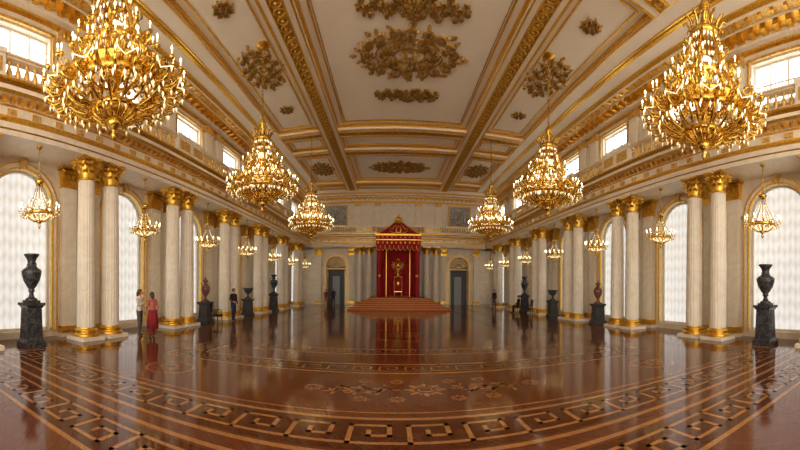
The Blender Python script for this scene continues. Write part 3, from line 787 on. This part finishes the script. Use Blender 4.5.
def big_chandelier():
    t = MB()
    t.lathe([(.001,0),(.04,.04),(.07,.12),(.03,.18),(.05,.22),(.13,.30),(.17,.38),(.12,.46),(.06,.5),(.1,.56),(.22,.60),(.24,.66),(.1,.68)], 20, 'brass')
    t.lathe([(.46,.60),(.50,.62),(.50,.70),(.46,.72)], 32, 'brass')
    for i in range(16):
        a = 2*pi*i/16
        def P(R, z, da=0): return (R*cos(a+da), R*sin(a+da), z)
        t.tube([P(.14,.40), P(.28,.40), P(.42,.50), P(.5,.64)], [.02,.025,.03,.025], 'brass', 5)
        t.tube([P(.5,.66), P(.66,.62), P(.85,.70), P(1.0,.84), P(1.06,.98)], [.03,.03,.035,.04,.04], 'brass', 5)
        t.tube([P(.6,.70,.1), P(.75,.80,.18), P(.72,.92,.1), P(.62,.88,.05), P(.66,.8,.06)], .026, 'brass', 5)
        t.tube([P(.85,.80,-.05), P(1.0,.70,-.12), P(1.1,.78,-.12), P(1.05,.88,-.08), P(.99,.82,-.08)], .028, 'brass', 5)
    t.lathe([(1.04,.90),(1.10,.92),(1.12,1.0),(1.09,1.05),(1.09,1.18),(1.13,1.22),(1.10,1.28),(1.03,1.28)], 48, 'brass')
    for i in range(32):
        a = 2*pi*i/32; t.ellipsoid((1.11*cos(a), 1.11*sin(a), 1.115), (.05,.05,.06), 'brass', 6, 4)
        leaf_a = a+pi/32
        t.tube([(1.09*cos(leaf_a),1.09*sin(leaf_a),1.26),(1.14*cos(leaf_a),1.14*sin(leaf_a),1.36),(1.20*cos(leaf_a),1.20*sin(leaf_a),1.42)], [.042,.035,.006], 'brass', 4)
        t.octa((1.12*cos(leaf_a), 1.12*sin(leaf_a), .82), .03, .17, 'crystal')
    for i in range(24):
        a = 2*pi*i/24
        arm(t, a, 1.1, 1.02, 1.54, 1.14, .022); candle(t, a, 1.54, 1.16)
        def P(R, z, da=0): return (R*cos(a+da), R*sin(a+da), z)
        t.tube([P(1.12,.98), P(1.2,.84), P(1.34,.80), P(1.45,.88), P(1.44,1.0), P(1.35,1.02), P(1.32,.94), P(1.37,.92)], [.034,.034,.03,.028,.026,.022,.018,.012], 'brass', 6)
        t.octa((1.54*cos(a), 1.54*sin(a), .98), .025, .16, 'crystal')
        t.octa((1.34*cos(a), 1.34*sin(a), .76), .022, .14, 'crystal')
        arm(t, a+pi/24, 1.08, 1.2, 1.33, 1.34, .016)
        if i % 2 == 0: candle(t, a+pi/24, 1.33, 1.36)
    for i in range(12):
        a = 2*pi*i/12; t.tube([(1.54*cos(a),1.54*sin(a),1.0),(1.42*cos(a+pi/24),1.42*sin(a+pi/24),.93),(1.54*cos(a+pi/12),1.54*sin(a+pi/12),1.0)], .012, 'crystal', 4)
    for i in range(8):
        a = 2*pi*(i+.5)/8
        def P(R, z, da=0): return (R*cos(a+da), R*sin(a+da), z)
        t.tube([P(1.06,1.22), P(1.0,1.5), P(.78,1.75), P(.62,2.1), P(.52,2.5), P(.36,2.85), P(.33,3.1)], [.05,.055,.05,.045,.045,.04,.04], 'brass', 6)
        t.tube([P(.98,1.52), P(1.15,1.62), P(1.12,1.78), P(1.0,1.74), P(1.02,1.66)], .034, 'brass', 5)
        t.tube([P(.62,2.12), P(.78,2.2), P(.76,2.36), P(.66,2.34), P(.68,2.27)], .032, 'brass', 5)
        t.tube([P(.5,2.55), P(.62,2.66), P(.58,2.8), P(.5,2.76)], .028, 'brass', 5)
        for k in range(9):
            q = k/8
            for da in (.2, .39, .58):
                t.octa(P(.92-.54*q, 1.25+1.7*q-.22*sin(pi*q), da), .026, .12, 'crystal')
    t.lathe([(.58,1.88),(.62,1.90),(.63,2.0),(.60,2.08),(.56,2.08)], 32, 'brass')
    for i in range(12):
        a = 2*pi*i/12; arm(t, a, .62, 1.98, .86, 2.08, .016); candle(t, a, .86, 2.1)
        t.octa((.86*cos(a), .86*sin(a), 1.95), .022, .14, 'crystal')
    t.lathe([(.1,.66),(.16,.8),(.07,.95),(.06,1.1),(.16,1.25),(.26,1.45),(.28,1.62),(.18,1.8),(.07,1.9),(.06,2.05),(.13,2.2),(.18,2.4),(.13,2.6),(.06,2.75),(.08,2.95),(.05,3.3)], 20, 'brass')
    t.lathe([(.29,1.45),(.32,1.55),(.29,1.66)], 20, 'crystal'); t.lathe([(.19,2.3),(.22,2.4),(.19,2.5)], 20, 'crystal')
    for i in range(12):
        a = 2*pi*i/12; candle(t, a, .74, 1.40)
        arm(t, a, .5, 1.36, .74, 1.38, .014)
    t.lathe([(.48,1.3),(.52,1.32),(.52,1.40),(.48,1.42)], 28, 'brass')
    t.lathe([(.30,3.02),(.36,3.05),(.37,3.15),(.33,3.2),(.30,3.2)], 28, 'brass')
    for i in range(12):
        a = 2*pi*i/12
        def P(R, z): return (R*cos(a), R*sin(a), z)
        t.tube([P(.33,3.18), P(.37,3.34), P(.46,3.46), P(.53,3.44), P(.52,3.38)], [.035,.035,.03,.02,.012], 'brass', 5)
        t.octa(P(.36,2.95), .025, .14, 'crystal')
    for i in range(6):
        a = 2*pi*i/6
        t.tube([(.32*cos(a),.32*sin(a),3.2),(.28*cos(a),.28*sin(a),3.5),(.1*cos(a),.1*sin(a),3.75),(0,0,3.85)], .03, 'brass', 5)
    t.lathe([(.05,3.3),(.1,3.7),(.15,3.85),(.1,3.98),(.04,4.05),(.03,4.2)], 14, 'brass')
    z = 4.1; H = RCEIL-5.04
    while z < H-.15:
        k = int(z/.16) % 2
        pts = [((.045*cos(b4) if k else 0), (0 if k else .045*cos(b4)), z+.08+.1*sin(b4)) for b4 in [2*pi*j/8 for j in range(8)]]
        t.tube(pts, .014, 'brass', 4, closed=True); z += .16
    t.lathe([(.03,H-.16),(.1,H-.12),(.28,H-.03),(.3,H)], 16, 'gold')
    return t
bcm = big_chandelier().mesh('chandelier')
CH = [(s*6.1, y) for s in (-1, 1) for y in (5.0, 13.4, 22.2)]
for x, y in CH: inst('chandelier', bcm, (x, y, 5.04), (0, 0, random.random()))
def small_chandelier():
    t = MB()
    t.lathe([(.001,0),(.03,.04),(.05,.10),(.02,.15),(.08,.20),(.10,.25),(.03,.3)], 12, 'brass')
    t.lathe([(.40,.42),(.43,.44),(.43,.52),(.40,.54)], 28, 'brass')
    for i in range(12):
        a = 2*pi*i/12
        def P(R, z, da=0): return (R*cos(a+da), R*sin(a+da), z)
        t.tube([P(.07,.24), P(.2,.25), P(.34,.33), P(.41,.45)], .014, 'brass', 4)
        t.tube([P(.14,.30,.15), P(.3,.38,.15), P(.38,.46,.15)], .018, 'crystal', 4)
        arm(t, a, .42, .5, .61, .55, .012)
        x, y = P(.61, 0)[:2]
        t.lathe([(.01,-.03),(.035,0),(.02,.02)], 6, 'brass', (x, y, .56))
        t.lathe([(.012,.02),(.012,.12)], 5, 'candle', (x, y, .56)); t.lathe([(.001,.12),(.018,.15),(.001,.21)], 5, 'flame', (x, y, .56))
        t.octa(P(.61,.46), .016, .10, 'crystal'); t.octa(P(.43,.38), .016, .10, 'crystal')
        if i % 2 == 0:
            t.tube([P(.42,.53), P(.36,.72), P(.2,.95), P(.1,1.25), P(.09,1.4)], .015, 'brass', 4)
            for k in range(6): t.octa(P(.34-.045*k, .62+.1*k), .018, .08, 'crystal')
    t.lathe([(.08,1.36),(.12,1.4),(.15,1.48),(.07,1.52),(.03,1.6)], 12, 'brass')
    t.tube([(0,0,1.55),(0,0,2.53)], .016, 'brass', 5); t.tube([(0,0,.3),(0,0,1.4)], .014, 'brass', 5)
    for k in range(6): t.ellipsoid((0,0,1.66+.14*k), (.026,.026,.05), 'brass', 6, 4)
    t.lathe([(.03,2.44),(.09,2.49),(.1,2.53)], 10, 'gold')
    return t
scm = small_chandelier().mesh('pendant_chandelier')
for s in (-1, 1):
    for c in bays[1:]: inst('pendant_chandelier', scm, (s*CX, c, 3.55))

# ------------------------------------------------------------------ urns on pedestals
def pedestal_mesh(h=1.3, w=.21, mat='blackstone'):
    t = MB()
    t.frustum(w+.09, w+.09, 0, w+.09, w+.09, .12, mat); t.frustum(w+.08, w+.08, .12, w+.02, w+.02, .22, mat)
    t.frustum(w+.02, w+.02, .22, w-.01, w-.01, h-.16, mat); t.frustum(w, w, h-.16, w+.05, w+.05, h-.08, mat); t.frustum(w+.07, w+.07, h-.08, w+.07, w+.07, h, mat)
    for s in (-1, 1):
        t.box(s*(w-.005), s*(w+.015), -w*.6, w*.6, .35, h-.3, mat); t.box(-w*.6, w*.6, s*(w-.005), s*(w+.015), .35, h-.3, mat)
    return t
def urn_tall(mat):
    t = MB()
    t.box(-.2, .2, -.2, .2, 0, .07, mat)
    t.lathe([(.19,.07),(.19,.11),(.10,.16),(.07,.24),(.065,.30),(.10,.34),(.10,.37),(.08,.40),(.16,.50),(.25,.66),(.30,.84),(.305,.93),(.28,.99),(.20,1.04),(.14,1.10),(.12,1.18),(.135,1.28),(.20,1.38),(.235,1.42),(.23,1.46),(.19,1.44),(.12,1.38)], 32, mat)
    t.lathe([(.305,.90),(.313,.92),(.305,.95)], 32, 'greystone')
    for s in (-1, 1):
        t.tube([(s*.23,0,1.0),(s*.30,0,1.06),(s*.28,0,1.16),(s*.19,0,1.2),(s*.14,0,1.18)], .018, mat, 6)
    return t
def urn_bowl(mat):
    t = MB()
    t.box(-.17, .17, -.17, .17, 0, .06, mat)
    t.lathe([(.16,.06),(.15,.09),(.07,.15),(.06,.28),(.09,.32),(.16,.36),(.26,.46),(.31,.58),(.32,.63),(.36,.66),(.36,.69),(.29,.67),(.2,.55)], 32, mat)
    return t
def urn_slim(mat):
    t = MB()
    t.box(-.16, .16, -.16, .16, 0, .06, mat)
    t.lathe([(.15,.06),(.13,.1),(.06,.16),(.05,.24),(.09,.29),(.19,.45),(.23,.62),(.22,.74),(.14,.84),(.09,.90),(.09,.98),(.14,1.04),(.14,1.07),(.08,1.1),(.03,1.16),(.04,1.2),(.001,1.24)], 28, mat)
    for s in (-1, 1): t.tube([(s*.2,0,.76),(s*.28,0,.84),(s*.24,0,.96),(s*.1,0,.98)], .018, 'gold', 6)
    return t
pedB = pedestal_mesh(1.3, .24).mesh('stone_pedestal'); pedG = pedestal_mesh(1.05, .24, 'greystone').mesh('granite_pedestal')
uT = urn_tall('blackstone').mesh('urn'); uB = urn_bowl('greystone').mesh('stone_bowl'); uS = urn_slim('brownstone').mesh('porphyry_vase')
for s in (-1, 1):
    for c, pd, h, um_, nm in (((4.8 if s < 0 else 4.95), pedB, 1.3, uT, 'urn'), (14.3, pedG, 1.05, uS, 'porphyry_vase'),
                        (19.4, pedG, 1.05, uB, 'stone_bowl'), (24.16, pedB, 1.3, uT, 'urn')):
        inst('stone_pedestal', pd, (s*9.5, c, 0)); inst(nm, um_, (s*9.5, c, h), (0, 0, 0), (1, 1, 1 if s < 0 or c > 6 else .93))

# ------------------------------------------------------------------ people
def skin_eval(chain, edges, rad, root, sub=2):
    me = bpy.data.meshes.new('tmp'); bm = bmesh.new(); L = bm.verts.layers.skin.verify()
    vs = []
    for i, p in enumerate(chain):
        v = bm.verts.new(p); v[L].radius = rad[i] if isinstance(rad[i], tuple) else (rad[i], rad[i]); v[L].use_root = (i == root); vs.append(v)
    for a, b2 in edges: bm.edges.new((vs[a], vs[b2]))
    bm.to_mesh(me); bm.free()
    o = bpy.data.objects.new('tmp', me); COL.objects.link(o)
    md = o.modifiers.new('s', 'SKIN'); md.use_smooth_shade = True
    sd = o.modifiers.new('d', 'SUBSURF'); sd.levels = sub; sd.render_levels = sub
    dg = bpy.context.evaluated_depsgraph_get(); dg.update()
    em = bpy.data.meshes.new_from_object(o.evaluated_get(dg))
    V = [v.co.copy() for v in em.vertices]; F = [tuple(p.vertices) for p in em.polygons]
    bpy.data.objects.remove(o); bpy.data.meshes.remove(em)
    return V, F
def person(name, loc, yaw, top='cream_cloth', bottom='denim', hair='hair_brown', long_hair=True, skirt=None, H=1.66,
           armL=None, armR=None, seated=False, headyaw=0, legs='pants', lean=0):
    k = H/1.68; t = MB()
    pz = .93; 
    if seated: pz = .55
    dz = pz-.93
    J = {}
    J['pel'] = (0,0,.93+dz); J['waist'] = (0,.0,1.08+dz); J['chest'] = (0,lean*.5-.005,1.28+dz); J['nb'] = (0,lean-.01,1.405+dz); J['neck'] = (0,lean+.0,1.47+dz); J['hd'] = (0,lean+.015,1.53+dz)
    for s, n in ((-1,'L'),(1,'R')):
        J['sh'+n] = (s*.17,lean*.8-.005,1.375+dz)
        ar = (armL if s < 0 else armR) or ((s*.225,-.02,1.10),(s*.23,.07,.86))
        J['el'+n] = (ar[0][0],ar[0][1],ar[0][2]+dz); J['wr'+n] = (ar[1][0],ar[1][1],ar[1][2]+dz)
        if seated:
            J['hip'+n] = (s*.09,.02,.54); J['kn'+n] = (s*.11,.44,.52); J['an'+n] = (s*.11,.42,.09); J['toe'+n] = (s*.12,.58,.035)
        else:
            J['hip'+n] = (s*.09,0,.87); J['kn'+n] = (s*.095,.02+.03*s,.48); J['an'+n] = (s*.10,-.02+.05*s,.085); J['toe'+n] = (s*.12,.13+.05*s,.035)
    names = list(J); idx = {n: i for i, n in enumerate(names)}
    R = {'pel':(.15,.11),'waist':(.125,.095),'chest':(.155,.11),'nb':(.075,.065),'neck':(.047,.05),'hd':(.05,.055)}
    for n in 'LR':
        R.update({'sh'+n:.062,'el'+n:.046,'wr'+n:.030,'hip'+n:.095,'kn'+n:.066,'an'+n:.042,'toe'+n:.038})
    E = [('pel','waist'),('waist','chest'),('chest','nb'),('nb','neck'),('neck','hd')]
    for n in 'LR': E += [('nb','sh'+n),('sh'+n,'el'+n),('el'+n,'wr'+n),('pel','hip'+n),('hip'+n,'kn'+n),('kn'+n,'an'+n),('an'+n,'toe'+n)]
    V, F = skin_eval([J[n] for n in names], [(idx[a], idx[b2]) for a, b2 in E], [R[n] for n in names], 0)
    wr = [Vector(J['wrL']), Vector(J['wrR'])]
    mats = []
    for f in F:
        c = sum((V[i] for i in f), Vector())/len(f)
        if min((c-w).length for w in wr) < .05: mats.append('skin')
        elif c.z > 1.42+dz and abs(c.x) < .1: mats.append('skin')
        elif c.z < .075: mats.append('shoe')
        elif seated and c.y > .1 and abs(c.x) < .2 and c.z < .6: mats.append(bottom)
        elif c.z < .93+dz and abs(c.x) < .185 and (c-Vector(J['wrL'])).length > .12 and (c-Vector(J['wrR'])).length > .12: mats.append(bottom)
        else: mats.append(top)
    t.add(V, F, mats, True)
    for s, n in ((-1,'L'),(1,'R')):
        w = Vector(J['wr'+n]); d = (w-Vector(J['el'+n])).normalized()
        side = (Vector((0,1,0))-d*d.y).normalized() if abs(d.y) < .9 else Vector((1,0,0))
        nr = d.cross(side).normalized(); inw = nr if nr.x*s < 0 else -nr
        t.tube([w-d*.01, w+d*.03, w+d*.075, w+d*.095], [.024,.034,.036,.028], 'skin', 8)
        for fi, (o, L) in enumerate(((-.028,.062),(-.010,.075),(.010,.078),(.027,.068))):
            b0_ = w+d*.085+side*o
            t.tube([b0_, b0_+d*L*.45+inw*.006, b0_+d*L*.78+inw*.02, b0_+d*L*.95+inw*.034], [.0095,.009,.008,.006], 'skin', 6)
        b0_ = w+d*.03+side*.03
        t.tube([b0_, b0_+side*.02+d*.025+inw*.008, b0_+side*.025+d*.05+inw*.016], [.012,.011,.008], 'skin', 6)
    h = MB(); 
    h.ellipsoid((0,0,0), (.075,.093,.113), 'skin', 20, 14)
    for i, v in enumerate(h.v):
        x, y, z = v
        if z < -.03: f_ = 1+.5*(z+.03)*3; x *= max(.5, f_); y *= max(.6, 1+(z+.03)*2.0)
        if y > .03 and z < -.03: y += .012
        h.v[i] = (x, y, z)
    h.tube([(0,.088,.01),(0,.104,-.02),(0,.108,-.032),(0,.095,-.04)], [.007,.010,.012,.008], 'skin', 6)
    for s in (-1, 1):
        h.ellipsoid((s*.03,.083,.008), (.013,.008,.007), 'eye', 8, 6)
        h.tube([(s*.016,.09,.026),(s*.03,.09,.03),(s*.045,.08,.025)], .004, hair, 4)
        h.ellipsoid((s*.077,-.005,-.005), (.01,.018,.03), 'skin', 8, 6)
    h.ellipsoid((0,.090,-.06), (.024,.009,.007), 'lips', 8, 5)
    hr = MB(); hr.ellipsoid((0,-.018,.02), (.089,.10,.112), hair, 20, 14)
    keep = [f for f in range(len(hr.f)) if not (sum(hr.v[i][1] for i in hr.f[f])/len(hr.f[f]) > .028 and sum(hr.v[i][2] for i in hr.f[f])/len(hr.f[f]) < .072)]
    hr.f = [hr.f[i] for i in keep]; hr.m = [hr.m[i] for i in keep]; hr.s = [hr.s[i] for i in keep]
    h.merge(hr)
    if long_hair: h.tube([(0,-.06,.04),(0,-.085,-.03),(0,-.09,-.12),(0,-.08,-.2)], [.07,.075,.062,.02], hair, 10)
    else: h.ellipsoid((0,-.10,.03), (.04,.035,.04), hair, 10, 6)
    t.merge(h, Matrix.Translation((0, lean+.025, 1.585+dz)) @ Matrix.Rotation(headyaw, 4, 'Z'))
    if skirt:
        mt, z0, z1, rb = skirt
        sk = MB(); sk.lathe([(.165,z1),(.195,z1-.12),(.21,z1-.3),(rb,z0),(rb-.02,z0)], 32, mt, mod=lambda i: 1+.035*sin(i*1.6))
        t.merge(sk, Matrix.Diagonal((1, .82, 1, 1)))
    mtx = Matrix.Scale(k, 4); 
    t.v = [tuple(mtx @ Vector(v)) for v in t.v]
    return t.obj(name, loc, (0, 0, yaw))
person('woman_in_cream_jacket', (-8.98, 8.95, 0), radians(-75), 'cream_cloth', 'denim', 'hair_brown', True, H=1.68,
       armR=((.22,.06,1.12),(.12,.24,1.22)), headyaw=.3)
person('woman_in_maroon_skirt', (-8.5, 9.12, 0), radians(75), 'pink_cloth', 'maroon_cloth', 'hair_brown', True, skirt=('maroon_cloth', .3, 1.02, .24), H=1.58,
       armL=((-.21,.05,1.12),(-.14,.24,1.10)), headyaw=-.3, lean=.04)
person('woman_in_black', (-8.65, 15.75, 0), radians(-110), 'black_cloth', 'navy_cloth', 'hair_brown', False, H=1.70,
       armR=((.25,.0,1.12),(.17,.18,1.02)))
person('visitor', (-6.55, 33.6, 0), radians(180), 'navy_cloth', 'black_cloth', 'hair_brown', False, H=1.72)
person('visitor', (-7.2, 33.1, 0), radians(160), 'maroon_cloth', 'denim', 'hair_brown', True, H=1.62)
person('visitor', (8.1, 27.6, 0), radians(120), 'black_cloth', 'denim', 'hair_brown', False, H=1.72)
def chair():
    t = MB(); m_ = 'chairwood'
    for sx in (-1, 1):
        t.tube([(sx*.21,.2,.45),(sx*.215,.22,.2),(sx*.22,.24,0)], [.022,.02,.015], m_, 8)
        t.tube([(sx*.20,-.28,0),(sx*.20,-.22,.25),(sx*.20,-.2,.45),(sx*.20,-.24,.8),(sx*.19,-.29,1.0)], [.016,.02,.022,.02,.018], m_, 8)
        t.tube([(sx*.22,-.22,.66),(sx*.25,0,.68),(sx*.24,.16,.66),(sx*.22,.17,.45)], .017, m_, 8)
    t.box(-.24, .24, -.23, .25, .37, .42, m_); t.frustum(.22,.21,.42,.2,.19,.445,'black_cloth',0,.01)
    t.tube([(-.19,-.29,1.0),(0,-.31,1.04),(.19,-.29,1.0)], .024, m_, 8)
    t.box(-.13, .13, -.285, -.265, .55, .98, 'black_cloth')
    return t
chm = chair().mesh('chair')
inst('chair', chm, (-8.8, 14.15, 0), (0, 0, -pi/2))
inst('chair', chm, (8.72, 23.4, 0), (0, 0, pi/2))
person('seated_attendant', (8.70, 23.4, 0), pi/2, 'black_cloth', 'black_cloth', 'hair_brown', False, seated=True,
       armL=((-.23,.02,1.12),(-.12,.26,1.02)), armR=((.23,.02,1.12),(.12,.26,1.02)))
inst('chair', chm, (8.72, 21.6, 0), (0, 0, pi/2))

# ------------------------------------------------------------------ lights
def plight(x, y, z, e, r, c):
    l = bpy.data.lights.new('chandelier_light', 'POINT'); l.energy = e; l.shadow_soft_size = r; l.color = c
    o = bpy.data.objects.new('chandelier_light', l); o.location = (x, y, z); COL.objects.link(o)
for x, y in CH:
    plight(x, y, 5.04+1.75, 1700, .12, (1, .76, .43))
w = bpy.data.worlds.new('world'); scene.world = w; w.use_nodes = True
bg = w.node_tree.nodes['Background']; bg.inputs[0].default_value = (1, .93, .82, 1); bg.inputs[1].default_value = 2.4

# ------------------------------------------------------------------ camera
cam = bpy.data.cameras.new('camera'); co = bpy.data.objects.new('camera', cam); COL.objects.link(co)
co.location = (-.6, 0, 1.8)
co.rotation_euler = (Matrix.Rotation(radians(90), 4, 'X') @ Matrix.Rotation(radians(.4), 4, 'Z')).to_euler()
cam.lens = 9; cam.clip_end = 300; cam.clip_start = .05
F = 335.0
cam.type = 'PANO'
holder = cam if hasattr(cam, 'panorama_type') else getattr(cam, 'cycles', None)
print('PANO holder', holder)
if holder is not None:
    holder.panorama_type = 'CENTRAL_CYLINDRICAL'
    for k, v in (('u_min', -392/F), ('u_max', 408/F), ('v_min', -162/F), ('v_max', 288/F)):
        setattr(holder, 'central_cylindrical_range_'+k, v)
    holder.central_cylindrical_radius = 1.0
else:
    cam['cycles'] = {'panorama_type': 5, 'central_cylindrical_range_u_min': -392/F, 'central_cylindrical_range_u_max': 408/F,
                     'central_cylindrical_range_v_min': -162/F, 'central_cylindrical_range_v_max': 288/F, 'central_cylindrical_radius': 1.0}
scene.camera = co
scene.view_settings.view_transform = 'Standard'
scene.view_settings.exposure = 0.42
scene.view_settings.gamma = 0.93
